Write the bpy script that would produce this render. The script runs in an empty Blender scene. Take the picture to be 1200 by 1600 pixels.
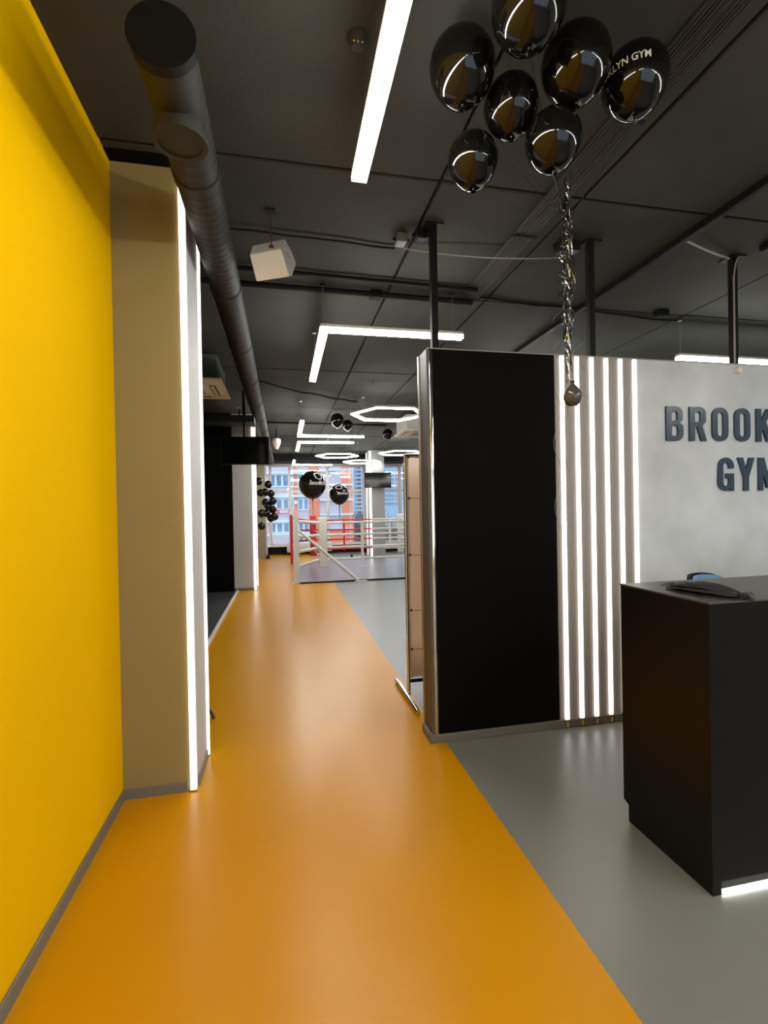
import bpy, bmesh, math, random
from mathutils import Vector, Matrix, noise
random.seed(4)
S = bpy.context.scene
COL = S.collection
PI = math.pi

# ------------------------------------------------------------------ camera
CAM_H = 1.5
F_PX = 755.54
yaw, pitch, roll = [math.radians(a) for a in (11.7529, -0.3809, -1.0730)]
FW = Vector((math.sin(yaw)*math.cos(pitch), math.cos(yaw)*math.cos(pitch), math.sin(pitch)))
_r = Vector((math.cos(yaw), -math.sin(yaw), 0)); _u = _r.cross(FW)
RT = _r*math.cos(roll) + _u*math.sin(roll)
UP = -_r*math.sin(roll) + _u*math.cos(roll)
cd = bpy.data.cameras.new('camera'); cam = bpy.data.objects.new('camera', cd); COL.objects.link(cam)
m = Matrix((RT, UP, -FW)).transposed().to_4x4(); m.translation = (0, 0, CAM_H)
cam.matrix_world = m
cd.sensor_fit = 'VERTICAL'; cd.sensor_height = 24.0; cd.lens = F_PX/1600*24
cd.clip_start = 0.02; cd.clip_end = 2000
S.camera = cam

def at(px, py, X=None, Y=None, Z=None):
    """photo measurement -> world point on a plane X=, Y= or Z="""
    d = RT*((px-600)/F_PX) - UP*((py-800)/F_PX) + FW
    t = X/d.x if X is not None else (Y/d.y if Y is not None else (Z-CAM_H)/d.z)
    q = d*t
    return Vector((q.x, q.y, q.z+CAM_H))

# ------------------------------------------------------------------ world, view
w = bpy.data.worlds.new('overcast_sky'); S.world = w; w.use_nodes = True
nt = w.node_tree; nt.nodes.clear()
bg = nt.nodes.new('ShaderNodeBackground'); wo = nt.nodes.new('ShaderNodeOutputWorld')
bg.inputs[0].default_value = (0.80, 0.90, 1.0, 1); bg.inputs[1].default_value = 1.08
nt.links.new(bg.outputs[0], wo.inputs[0])
S.view_settings.view_transform = 'Standard'; S.view_settings.look = 'None'
S.view_settings.gamma = 1; S.view_settings.use_curve_mapping = False
S.view_settings.exposure = 0.92
S.cycles.max_bounces = 10; S.cycles.diffuse_bounces = 6; S.cycles.glossy_bounces = 5
S.cycles.transparent_max_bounces = 12
S.cycles.sample_clamp_indirect = 6

E_CEIL = 30.0      # radiance of the ceiling lamps
E_STRIP = 1.8      # radiance of the vertical LED strips
E_HEX = 30.0

# ------------------------------------------------------------------ materials
def srgb(*c):
    return tuple(((v/255)/12.92 if v/255 <= .04045 else ((v/255+.055)/1.055)**2.4) for v in c)
MATS = {}
def mat(name, col, rough=.5, metal=0., var=0., scale=4., bump=0., bscale=60., coat=0., spec=.5, stretch=None, detail=3.):
    if name in MATS: return MATS[name]
    M = bpy.data.materials.new(name); M.use_nodes = True; n = M.node_tree; b = n.nodes['Principled BSDF']
    b.inputs['Base Color'].default_value = (*col, 1); b.inputs['Roughness'].default_value = rough
    b.inputs['Metallic'].default_value = metal; b.inputs['Coat Weight'].default_value = coat
    b.inputs['Specular IOR Level'].default_value = spec
    tc = n.nodes.new('ShaderNodeTexCoord'); mp = n.nodes.new('ShaderNodeMapping')
    n.links.new(tc.outputs['Object'], mp.inputs[0])
    if stretch: mp.inputs['Scale'].default_value = stretch
    if var > 0:
        nz = n.nodes.new('ShaderNodeTexNoise'); nz.inputs['Scale'].default_value = scale; nz.inputs['Detail'].default_value = detail
        n.links.new(mp.outputs[0], nz.inputs[0])
        cr = n.nodes.new('ShaderNodeValToRGB'); cr.color_ramp.elements[0].position = .3; cr.color_ramp.elements[1].position = .7
        cr.color_ramp.elements[0].color = (*[c*(1-var) for c in col], 1)
        cr.color_ramp.elements[1].color = (*[min(1, c*(1+var)) for c in col], 1)
        n.links.new(nz.outputs[0], cr.inputs[0]); n.links.new(cr.outputs[0], b.inputs['Base Color'])
    if bump > 0:
        n2 = n.nodes.new('ShaderNodeTexNoise'); n2.inputs['Scale'].default_value = bscale; n2.inputs['Detail'].default_value = 4
        n.links.new(mp.outputs[0], n2.inputs[0])
        bp = n.nodes.new('ShaderNodeBump'); bp.inputs['Strength'].default_value = bump; bp.inputs['Distance'].default_value = .004
        n.links.new(n2.outputs[0], bp.inputs['Height']); n.links.new(bp.outputs[0], b.inputs['Normal'])
    MATS[name] = M; return M
def emit(name, col, s):
    M = bpy.data.materials.new(name); M.use_nodes = True; n = M.node_tree; n.nodes.clear()
    e = n.nodes.new('ShaderNodeEmission'); o = n.nodes.new('ShaderNodeOutputMaterial')
    e.inputs[0].default_value = (*col, 1); e.inputs[1].default_value = s; n.links.new(e.outputs[0], o.inputs[0])
    return M
def glass(name, tint, refl=.12):
    M = bpy.data.materials.new(name); M.use_nodes = True; n = M.node_tree; n.nodes.clear()
    t = n.nodes.new('ShaderNodeBsdfTransparent'); g = n.nodes.new('ShaderNodeBsdfGlossy'); mx = n.nodes.new('ShaderNodeMixShader')
    f = n.nodes.new('ShaderNodeFresnel'); f.inputs[0].default_value = 1.5; o = n.nodes.new('ShaderNodeOutputMaterial')
    t.inputs[0].default_value = (*tint, 1); g.inputs['Roughness'].default_value = .0
    n.links.new(f.outputs[0], mx.inputs[0]); n.links.new(t.outputs[0], mx.inputs[1]); n.links.new(g.outputs[0], mx.inputs[2])
    n.links.new(mx.outputs[0], o.inputs[0]); return M

m_yel = mat('yellow_wall_paint', (.87, .495, .0), .8, var=.02, scale=1.5, bump=.1, bscale=220, spec=.02)
m_flo_y = mat('yellow_linoleum', (.56, .245, .0), .30, var=.03, scale=.9, bump=.05, bscale=60, spec=.22)
m_flo_g = mat('grey_linoleum', (.19, .19, .175), .32, var=.04, scale=1.2, bump=.05, bscale=60, spec=.55)
m_flo_d = mat('dark_niche_floor', (.03, .031, .033), .5, var=.1)
m_ceil = mat('black_painted_concrete', (.031, .0325, .026), .85, var=.18, scale=2.5, bump=.5, bscale=45)
m_lobby = mat('off_white_paint', (.55, .54, .51), .7, spec=.1)
m_black = mat('matte_black_paint', (.0025, .002, .0018), .75, spec=.08, bump=.05, bscale=200)
m_bsteel = mat('black_steel', (.004, .004, .004), .6, spec=.2)
m_duct = mat('grey_black_duct', (.024, .024, .021), .6, var=.1, scale=6, spec=.3)
m_taupe = mat('taupe_paint', (.275, .215, .08), .75, var=.02, bump=.1, bscale=200)
m_lite = mat('pale_grey_paint', (.52, .51, .485), .6, var=.02, bump=.1, bscale=200)
m_olive = mat('olive_beige_paint', (.32, .29, .20), .6, var=.02)
m_conc = mat('mottled_concrete_plaster', (.62, .65, .67), .7, var=.15, spec=.2, scale=2.6, bump=.15, bscale=40, detail=5)
m_base = mat('grey_plastic_skirting', (.16, .155, .135), .45, var=.05)
m_chrome = mat('chrome', (.75, .74, .72), .1, metal=1)
m_alu = mat('brushed_aluminium', (.45, .44, .42), .35, metal=1)
m_desk = mat('satin_black_laminate', (.003, .0026, .0023), .34, spec=.28, bump=.05, bscale=150)
m_desktop = mat('dark_grey_desktop', (.055, .052, .047), .35, var=.05)
m_kick = mat('grey_gloss_kick_panel', (.07, .07, .07), .45)
m_white = mat('white_plastic', (.88, .82, .72), .5)
m_wpaint = mat('white_painted_metal', (.62, .61, .57), .45)
m_grille = mat('grey_grille', (.42, .42, .40), .6, bump=.3, bscale=300)
m_red = mat('red_vinyl', (.62, .02, .035), .4)
m_wvin = mat('white_vinyl', (.66, .64, .58), .4, bump=.05)
m_mat = mat('grey_canvas_mat', (.185, .175, .205), .33, var=.05)
m_bal = mat('black_latex', (.004, .0035, .003), .07, spec=.42)
m_tv = mat('black_glossy_screen', (.003, .003, .003), .08, spec=.25)
m_ban = mat('taupe_banner_fabric', (.85, .74, .66), .8, var=.02)
m_let = mat('dark_blue_acrylic', (.03, .06, .10), .25, var=.1, scale=2)
m_silver = mat('silver_ribbon', (.7, .7, .66), .2, metal=1)
m_brib = mat('black_ribbon', (.012, .012, .011), .2, spec=.8)
m_cable_w = mat('pale_cable', (.35, .33, .30), .5)
m_blue = mat('blue_mesh_fabric', (.18, .38, .66), .6, bump=.2, bscale=300)
m_cloth = mat('black_crumpled_cloth', (.010, .009, .008), .6, bump=.3, bscale=60)
m_grey = mat('grey_box_paint', (.11, .11, .10), .5)
m_brown = mat('brown_rubber', (.07, .035, .03), .5)
m_txt = mat('white_print', (.6, .58, .52), .6)
m_yl = mat('yellow_sticker', (.75, .45, .02), .5)
m_glass = glass('window_glass', (.93, .97, 1.0))
m_led = emit('ceiling_led', (1.0, .985, .93), E_CEIL)
m_led_hex = emit('hexagon_led', (1.0, .98, .94), E_HEX)
m_led_v = emit('strip_led', (1.0, .955, .88), E_STRIP)
m_led_k = emit('kick_led', (1.0, .98, .94), 11.0)
# outside
m_lil = mat('lilac_grey_render', (.58, .52, .58), .8, var=.03, scale=1)
m_org = mat('orange_brick_render', (.85, .27, .15), .8, var=.05, scale=1)
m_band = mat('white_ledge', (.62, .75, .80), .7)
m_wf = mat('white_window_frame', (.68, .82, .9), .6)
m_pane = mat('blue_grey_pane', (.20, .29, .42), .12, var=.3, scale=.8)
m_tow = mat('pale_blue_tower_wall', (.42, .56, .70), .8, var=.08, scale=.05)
m_twb = mat('brown_loggia', (.22, .12, .13), .8)
m_two = mat('orange_loggia', (.72, .28, .18), .8)
m_tree = mat('bare_tree_bark', (.13, .12, .11), .9)
m_bush = mat('dark_green_bush', (.055, .09, .05), .9, var=.4, scale=3)
m_street = mat('asphalt_street', (.22, .22, .24), .9, var=.1, scale=.2)
m_signr = mat('red_sign', (.8, .12, .15), .6)

_n = m_ban.node_tree; _t = _n.nodes.new('ShaderNodeBsdfTranslucent'); _t.inputs[0].default_value = (.92, .80, .70, 1)
_x = _n.nodes.new('ShaderNodeMixShader'); _x.inputs[0].default_value = .5
_n.links.new(_n.nodes['Principled BSDF'].outputs[0], _x.inputs[1]); _n.links.new(_t.outputs[0], _x.inputs[2])
_n.links.new(_x.outputs[0], _n.nodes['Material Output'].inputs[0])
# ------------------------------------------------------------------ mesh helpers
class MB:
    def __init__(s): s.b = bmesh.new()
    def box(s, x0, x1, y0, y1, z0, z1, bev=0, seg=2):
        r = bmesh.ops.create_cube(s.b, size=1)
        for v in r['verts']:
            v.co = Vector(((x0+x1)/2+v.co.x*(x1-x0), (y0+y1)/2+v.co.y*(y1-y0), (z0+z1)/2+v.co.z*(z1-z0)))
        if bev:
            es = {e for v in r['verts'] for e in v.link_edges}
            bmesh.ops.bevel(s.b, geom=list(es), offset=bev, segments=seg, profile=.5, affect='EDGES')
        return s
    def cyl(s, p0, p1, r0, r1=None, n=16, cap=True):
        p0, p1 = Vector(p0), Vector(p1); r1 = r0 if r1 is None else r1
        d = p1-p0; q = d.to_track_quat('Z', 'Y').to_matrix().to_4x4(); q.translation = (p0+p1)/2
        bmesh.ops.create_cone(s.b, cap_ends=cap, segments=n, radius1=r0, radius2=r1, depth=d.length, matrix=q)
        return s
    def tube(s, pts, r, n=8):
        pts = [Vector(p) for p in pts]; rings = []
        for i, p in enumerate(pts):
            d = (pts[min(i+1, len(pts)-1)]-pts[max(i-1, 0)]).normalized()
            a = d.cross(Vector((0, 0, 1)));
            if a.length < .05: a = d.cross(Vector((0, 1, 0)))
            a.normalize(); c = d.cross(a)
            rr = r(i/(len(pts)-1)) if callable(r) else r
            rings.append([s.b.verts.new(p+(a*math.cos(2*PI*k/n)+c*math.sin(2*PI*k/n))*rr) for k in range(n)])
        for A, B in zip(rings, rings[1:]):
            for k in range(n): s.b.faces.new((A[k], A[(k+1) % n], B[(k+1) % n], B[k]))
        s.b.faces.new(rings[0][::-1]); s.b.faces.new(rings[-1]); return s
    def ribbon(s, pts, wd, side):
        L = []
        for i, p in enumerate(pts):
            p = Vector(p); sd = side(i) if callable(side) else Vector(side)
            L.append((s.b.verts.new(p-sd*wd/2), s.b.verts.new(p+sd*wd/2)))
        for A, B in zip(L, L[1:]): s.b.faces.new((A[0], A[1], B[1], B[0]))
        return s
    def lathe(s, prof, origin=(0, 0, 0), n=32):
        o = Vector(origin); rings = []
        for r, z in prof:
            if r < 1e-5: rings.append([s.b.verts.new(o+Vector((0, 0, z)))])
            else: rings.append([s.b.verts.new(o+Vector((r*math.cos(2*PI*k/n), r*math.sin(2*PI*k/n), z))) for k in range(n)])
        for A, B in zip(rings, rings[1:]):
            for k in range(n):
                a, b2 = A[k % len(A)], A[(k+1) % len(A)]; c, d = B[(k+1) % len(B)], B[k % len(B)]
                f = [v for i, v in enumerate((a, b2, c, d)) if v not in (a, b2, c, d)[:i]]
                if len(f) > 2: s.b.faces.new(f)
        return s
    def prism(s, poly, h, axis='Z', o=(0, 0, 0)):
        """poly in 2D extruded by h along axis"""
        def P(a, b, c): return Vector(o)+Vector({'Z': (a, b, c), 'Y': (a, c, b), 'X': (c, a, b)}[axis])
        A = [s.b.verts.new(P(a, b, 0)) for a, b in poly]; B = [s.b.verts.new(P(a, b, h)) for a, b in poly]
        s.b.faces.new(A[::-1]); s.b.faces.new(B)
        for k in range(len(poly)):
            j = (k+1) % len(poly); s.b.faces.new((A[k], A[j], B[j], B[k]))
        return s
    def build(s, name, m_, parent=None, smooth=False, **tags):
        bmesh.ops.recalc_face_normals(s.b, faces=s.b.faces)
        me = bpy.data.meshes.new(name); s.b.to_mesh(me); s.b.free()
        me.materials.append(m_)
        if smooth:
            for p in me.polygons: p.use_smooth = True
            try: me.set_sharp_from_angle(angle=math.radians(40))
            except Exception: pass
        o = bpy.data.objects.new(name, me); COL.objects.link(o)
        if parent:
            o.parent = parent
            o.matrix_parent_inverse = root_mat(parent).inverted()
        for k, v in tags.items(): o[k] = v
        return o
def root_mat(p):
    M = p.matrix_basis.copy()
    q = p
    while q.parent:
        M = q.parent.matrix_basis @ q.matrix_parent_inverse @ M if False else M
        q = q.parent
    return M
def thing(name, loc, label, category, group=None):
    o = bpy.data.objects.new(name, None); COL.objects.link(o); o.empty_display_size = .1
    o.location = loc; o['label'] = label; o['category'] = category
    if group: o['group'] = group
    return o
def struct(name, loc=(0, 0, 0)):
    o = bpy.data.objects.new(name, None); COL.objects.link(o); o.location = loc; o['kind'] = 'structure'; return o
def tag(o, label, category, group=None):
    o['label'] = label; o['category'] = category
    if group: o['group'] = group
    return o
def copy_part(src, parent, loc, name=None):
    c = src.copy(); COL.objects.link(c); c.parent = parent; c.location = loc
    return c

# ================================================================== SETTING
CZ = 3.34
# ---- floor
fl = MB().box(-4.2, 8, -4, 17.2, -.2, 0).build('floor', m_flo_g, kind='structure')
MB().box(-.85, .985, -4, 17.0, 0, .003).build('yellow_lane', m_flo_y, fl)
MB().box(-4.0, -.885, 3.14, 9.48, 0, .004).build('dark_flooring', m_flo_d, fl)
MB().box(-.885, -.85, 3.14, 9.45, 0, .03, bev=.004).build('trim_1', m_wpaint, kind='structure')
# ---- ceiling slabs, joints between them
ce = MB().box(-4.2, 8, -4, 17.2, CZ+.03, CZ+.25).build('ceiling', m_bsteel, kind='structure')
xs = [-4.2, .905, 1.80, 2.76, 3.88, 8.0]; ys = [-4, -.7, 2.61, 4.05, 6.42, 8.8, 10.02, 12.1, 14.2, 16.0]
for i in range(len(xs)-1):
    for j in range(len(ys)-1):
        g = .010
        MB().box(xs[i]+g, xs[i+1]-g, ys[j]+g, ys[j+1]-g, CZ+random.uniform(-.004, .004), CZ+.05, bev=.006, seg=1).build('ceiling_slab', m_ceil, ce)
MB().box(-4.2, 8, 16.0, 17.0, 3.10, CZ+.03).build('trim_2', m_bsteel, kind='structure')   # deep beam over the windows
MB().box(-4.2, -.45, 2.66, 3.16, 3.335, 3.339).build('trim_3', m_black, kind='structure')
# ---- walls
wl = MB().box(-1.0, -.85, -4, 2.754, 0, CZ+.03).build('wall_left', m_yel, kind='structure')
MB().box(-.85, -.838, -4, 2.754, 0, .058, bev=.003).build('baseboard_left', m_base, kind='structure')
b = MB()
for q in ((-4.2, -.4, 0, CZ+.2), (5.0, 8, 0, CZ+.2), (-.4, 5.0, 0, .25), (-.4, 5.0, 2.95, CZ+.2)):
    b.box(q[0], q[1], -4.2, -4, q[2], q[3])
b.build('wall_back', m_lobby, kind='structure')
w2 = struct('added_window', (2.3, -4.1, 0))          # unseen window added behind the viewer for more daylight
for x in (-.4, .95, 2.3, 3.65, 4.94): MB().box(x, x+.06, -4.14, -4.06, .25, 2.95).build('mullion', m_wpaint, w2)
for x in (-.34, 1.01, 2.36, 3.71):
    MB().box(x, x+1.29, -4.11, -4.10, .31, 2.89).build('pane', m_glass, w2)
    for z in (.25, 2.89): MB().box(x, x+1.29, -4.14, -4.06, z, z+.06).build('window_frame', m_wpaint, w2)
MB().box(8, 8.2, -4, 17.2, 0, CZ+.2).build('wall_right', m_lobby, kind='structure')
MB().box(-4.4, -4.2, 2.6, 17.2, 0, CZ+.2).build('wall_niche_left', m_black, kind='structure')
MB().box(-4.2, -.85, 2.9, 3.13, 0, CZ+.03).build('wall_niche_front', m_black, kind='structure')
MB().box(-4.2, -.925, 9.47, 9.62, 0, CZ+.03).build('wall_niche_back', m_black, kind='structure')
MB().box(-1.1, -.925, 9.62, 17.0, 0, CZ+.03).build('wall_far_left', m_olive, kind='structure')
# ---- window wall
WY = 16.9
win = struct('window_1', (0, WY, 0))
MB().box(-4.2, 8, WY-.02, WY+.2, .0, .27).build('parapet', m_bsteel, win)
MB().box(-4.2, 8, WY-.16, WY+.2, .27, .31, bev=.005).build('window_sill', m_wpaint, win)
MB().box(-4.2, 8, WY-.02, WY+.2, 3.035, 3.34).build('lintel', m_lite, win)
MB().box(-.45, 8, WY, WY+.07, 3.00, 3.04).build('window_frame', m_wpaint, win)
MB().box(-.45, 8, WY, WY+.07, .31, .35).build('window_frame', m_wpaint, win)
mulx = [-.42, .235, 1.53, 2.82, 4.11, 5.4, 6.69, 7.9]
for x in mulx:
    MB().box(x-.045, x+.045, WY-.03, WY+.08, .31, 3.035, bev=.006, seg=1).build('mullion', m_wpaint, win)
for a, b in zip(mulx, mulx[1:]):
    MB().box(a+.045, b-.045, WY, WY+.06, 2.12, 2.19).build('transom', m_wpaint, win)
    MB().box(a+.045, b-.045, WY+.025, WY+.033, .35, 2.12).build('pane', m_glass, win)
    MB().box(a+.045, b-.045, WY+.025, WY+.033, 2.19, 3.00).build('pane', m_glass, win)

# ================================================================== COLUMNS WITH LED EDGES
def led_column(x0, x1, y0, y1, zt, m_front, m_side, label, ledw, led_edges, base=True):
    t = thing('column', ((x0+x1)/2, y0, 0), label, 'column', None)
    s = .018
    MB().box(x0, x1-.01, y0, y1-.01, 0, zt).build('shaft', m_front, t)
    MB().box(x1-.01, x1, y0+.03, y1-.03, 0, zt).build('side_panel', m_side, t)
    if base:
        MB().box(x0+.001, x1-.045, y0-.01, y0, 0, .055, bev=.003).build('skirting', m_base, t)
        MB().box(x1, x1+.008, y0+.04, y1-.04, 0, .055, bev=.002).build('skirting', m_base, t)
    for (lx0, lx1, ly0, ly1, z0, z1) in led_edges:
        l = MB().box(lx0, lx1, ly0, ly1, z0, z1, bev=.004).build('led_strip', m_led_v, t)
        MB().box(lx0-.002, lx1+.001, ly0-.001, ly1+.002, z0-.006, z0).build('end_cap', m_alu, l)
    return t
led_column(-.85, -.485, 2.754, 3.14, 3.335, m_taupe, m_lite, 'large taupe column beside the yellow wall with glowing edge strips', .036,
           [(-.517, -.484, 2.742, 2.756, .012, 3.29), (-.487, -.472, 3.118, 3.142, .012, 3.30)])
led_column(-.925, -.525, 9.48, 9.88, 3.335, m_lite, m_lite, 'grey column behind the hanging television at the end of the dark recess', .03,
           [(-.566, -.522, 9.465, 9.482, .012, 3.30), (-.527, -.512, 9.855, 9.885, .012, 3.30)])
led_column(-.92, -.54, 15.65, 16.85, 3.10, m_olive, m_wpaint, 'narrow olive column next to the far window and the balloon garland', .03, [], False)
c4 = thing('column', (2.85, 14.85, 0), 'grey column in front of the far windows carrying a television', 'column')
MB().box(2.66, 3.12, 14.85, 15.42, 0, 3.335).build('shaft', mat('column_grey', (.30, .31, .29), .6), c4)
MB().box(2.65, 2.66, 14.89, 15.38, 0, 3.335).build('side_panel', m_lite, c4)
MB().box(2.642, 2.70, 14.835, 14.852, .03, 3.3, bev=.004).build('led_strip', m_led_v, c4)
MB().box(2.640, 2.66, 15.37, 15.42, .03, 3.3, bev=.004).build('led_strip', m_led_v, c4)
tag(MB().box(2.86, 3.3, 16.55, 16.86, 0, 3.1).build('pier', m_lite), 'pale wall pier at the window line just behind the television column', 'pier')

# ================================================================== PARTITION
PY = 2.95; PT = 2.51
pt = thing('partition_wall', (3.5, PY, 0), 'free standing partition with black end, glowing strips and grey plaster face behind the desk', 'partition')
MB().box(.915, 6.8, PY+.02, PY+.17, 0, PT-.01).build('core', m_bsteel, pt)
MB().box(.945, 1.80, PY, PY+.02, .05, PT).build('black_panel', m_black, pt)
MB().box(1.80, 2.425, PY, PY+.02, .05, PT).build('strip_panel', mat('warm_grey_panel', (.26, .235, .215), .6, bump=.1), pt)
MB().box(2.425, 6.8, PY, PY+.02, .05, PT).build('plaster_panel', m_conc, pt)
MB().box(.905, .921, PY, PY+.17, .05, PT).build('end_panel', mat('dark_end_panel', (.085, .08, .07), .5), pt)
MB().box(.921, .945, PY-.006, PY+.01, .05, PT, bev=.005, seg=3).build('corner_profile', m_chrome, pt, smooth=True)
MB().box(.896, .91, PY+.155, PY+.18, .05, PT, bev=.004).build('corner_profile', m_alu, pt)
MB().box(.90, 6.8, PY-.015, PY, 0, .055, bev=.004).build('skirting', m_base, pt)
MB().box(.885, .905, PY-.015, PY+.18, 0, .06, bev=.004).build('skirting', m_base, pt)
MB().box(.915, 6.8, PY-.002, PY+.17, PT, PT+.008).build('top_cap', mat('grey_cap', (.2, .2, .19), .5), pt)
for k in range(6):
    x = 1.832+.1118*k
    l = MB().box(x+.005, x+.034, PY-.014, PY, .036, PT-.004, bev=.004).build('led_strip', m_led_v, pt)
    MB().box(x+.013, x+.021, PY-.022, PY-.012, .008, .036).build('connector', m_yl, l)
# posts to the ceiling
for (px, lab) in ((.992, 'black steel post rising from the left end of the partition'), (2.142, 'black steel post behind the hanging ribbons'), (3.349, 'black steel post with a pale cable near the lettering')):
    t = thing('ceiling_post', (px, PY+.09, PT), lab, 'post')
    MB().box(px-.022, px+.022, PY+.065, PY+.11, PT+.008, CZ-.01, bev=.003).build('post', m_bsteel, t)
    MB().box(px-.06, px+.06, PY+.03, PY+.15, CZ-.012, CZ-.002).build('ceiling_plate', m_bsteel, t)
    MB().box(px-.045, px+.045, PY+.04, PY+.135, PT+.008, PT+.016).build('foot_plate', m_bsteel, t)

# ---- lettering
def arc(cx, cy, rx, ry, a0, a1, n=6):
    return [(cx+rx*math.cos(math.radians(a0+(a1-a0)*k/n)), cy+ry*math.sin(math.radians(a0+(a1-a0)*k/n))) for k in range(n+1)]
def rr(x0, y0, x1, y1, rx, ry): return arc(x1-rx, y0+ry, rx, ry, -90, 0)+arc(x1-rx, y1-ry, rx, ry, 0, 90)+arc(x0+rx, y1-ry, rx, ry, 90, 180)+arc(x0+rx, y0+ry, rx, ry, 180, 270)
def rhalf(x0, y0, x1, y1, r): return [(x0, y0)]+arc(x1-r, y0+r, r, r, -90, 0, 4)+arc(x1-r, y1-r, r, r, 0, 90, 4)+[(x0, y1)]
GL = {
 'B': [[(0, 0)]+arc(.34, .2, .23, .2, -90, 0)+arc(.37, .40, .2, .115, 0, 60, 3)+arc(.36, .64, .19, .115, -60, 0, 3)+arc(.34, .8, .21, .2, 0, 90)+[(0, 1)], rhalf(.17, .135, .395, .445, .08), rhalf(.17, .575, .38, .865, .08)],
 'R': [[(0, 0), (.17, 0), (.17, .415), (.27, .415), (.405, 0), (.585, 0), (.43, .455)]+arc(.36, .6, .2, .12, -50, 0, 3)+arc(.35, .8, .21, .2, 0, 90)+[(0, 1)], rhalf(.17, .555, .385, .865, .08)],
 'O': [rr(0, 0, .56, 1, .25, .25), rr(.17, .135, .39, .865, .1, .1)],
 'K': [[(0, 0), (.17, 0), (.17, .28), (.235, .41), (.385, 0), (.57, 0), (.345, .59), (.56, 1), (.38, 1), (.17, .6), (.17, 1), (0, 1)]],
 'L': [[(0, 0), (.48, 0), (.48, .145), (.17, .145), (.17, 1), (0, 1)]],
 'Y': [[(.205, 0), (.375, 0), (.375, .40), (.59, 1), (.41, 1), (.29, .60), (.17, 1), (-.01, 1), (.205, .40)]],
 'N': [[(0, 0), (.155, 0), (.155, .6), (.40, 0), (.56, 0), (.56, 1), (.405, 1), (.405, .42), (.16, 1), (0, 1)]],
 'M': [[(0, 0), (.15, 0), (.15, .62), (.30, .08), (.42, .08), (.57, .62), (.57, 0), (.72, 0), (.72, 1), (.52, 1), (.36, .42), (.20, 1), (0, 1)]],
 'G': [[(.56, .68), (.56, .78)]+arc(.29, .75, .27, .25, 20, 180, 8)+arc(.29, .25, .29, .25, 180, 270, 5)+[(.37, .02), (.43, .09), (.455, 0), (.56, 0), (.56, .52), (.29, .52), (.29, .39), (.39, .39)]+arc(.28, .24, .11, .105, 0, -180, 6)+arc(.28, .76, .11, .105, 180, 0, 6)+[(.39, .68)]],
}
GMESH = {}
def glyph(ch, h, ext):
    if ch in GMESH: return GMESH[ch]
    cu = bpy.data.curves.new('letter', 'CURVE'); cu.dimensions = '2D'; cu.fill_mode = 'BOTH'; cu.extrude = ext; cu.bevel_depth = .0015; cu.bevel_resolution = 1
    for pl in GL[ch]:
        sp = cu.splines.new('POLY'); sp.points.add(len(pl)-1); sp.use_cyclic_u = True
        for p, (x, y) in zip(sp.points, pl): p.co = (x*h, y*h, 0, 1)
    o = bpy.data.objects.new('tmp', cu); COL.objects.link(o)
    dg = bpy.context.evaluated_depsgraph_get(); me = bpy.data.meshes.new_from_object(o.evaluated_get(dg))
    bpy.data.objects.remove(o); me.name = 'letter'; me.materials.clear(); me.materials.append(m_let); GMESH[ch] = me
    return me
sg = thing('wall_sign', (3.4, PY, 1.58), 'dark blue raised lettering BROOKLYN GYM on the grey plaster wall', 'sign')
bpy.context.view_layer.update()
for ch, x, z in [(c, 2.660+.1935*k, 1.946) for k, c in enumerate('BROOKLYN')]+[('G', 3.090, 1.585), ('Y', 3.266, 1.585), ('M', 3.448, 1.585)]:
    o = bpy.data.objects.new('letter', glyph(ch, .240, .007)); COL.objects.link(o)
    o.parent = sg; o.location = Vector((x, PY-.008, z))-Vector(sg.location); o.rotation_euler = (PI/2, 0, 0)

# ================================================================== RECEPTION DESK
dx, dy = 1.572, 1.543
dk = thing('reception_desk', (2.9, 1.8, 0), 'tall satin black reception desk with a lit kick panel', 'desk')
side = [(dy, 0), (2.0, 0), (2.0, .078), (2.033, .09), (2.033, 1.113), (dy, 1.113)]
MB().prism([(a, b) for a, b in side], .04, 'X', (dx, 0, 0)).build('side_panel', m_desk, dk)
MB().prism([(a, b) for a, b in side], .04, 'X', (4.56, 0, 0)).build('side_panel', m_desk, dk)
MB().box(dx+.04, 4.56, dy, dy+.03, .050, 1.113).build('front_panel', m_desk, dk)
MB().box(dx+.04, 4.56, dy+.004, dy+.02, .018, .050).build('kick_panel', m_kick, dk)
MB().box(dx+.045, 4.55, dy+.008, dy+.030, .012, .016).build('led_strip', m_led_k, dk)
MB().box(dx-.003, 4.603, dy-.003, 2.036, 1.113, 1.121, bev=.002).build('desktop', m_desktop, dk)
MB().box(2.05, 4.56, 2.03, 2.24, .72, .75, bev=.003).build('work_shelf', m_desktop, dk)
MB().box(dx+.04, 4.56, 2.0, 2.03, .0, 1.10).build('back_panel', m_desk, dk)
for x in (2.07, 4.52): MB().box(x, x+.03, 2.03, 2.22, 0, .72).build('shelf_leg', m_desk, dk)

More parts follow.
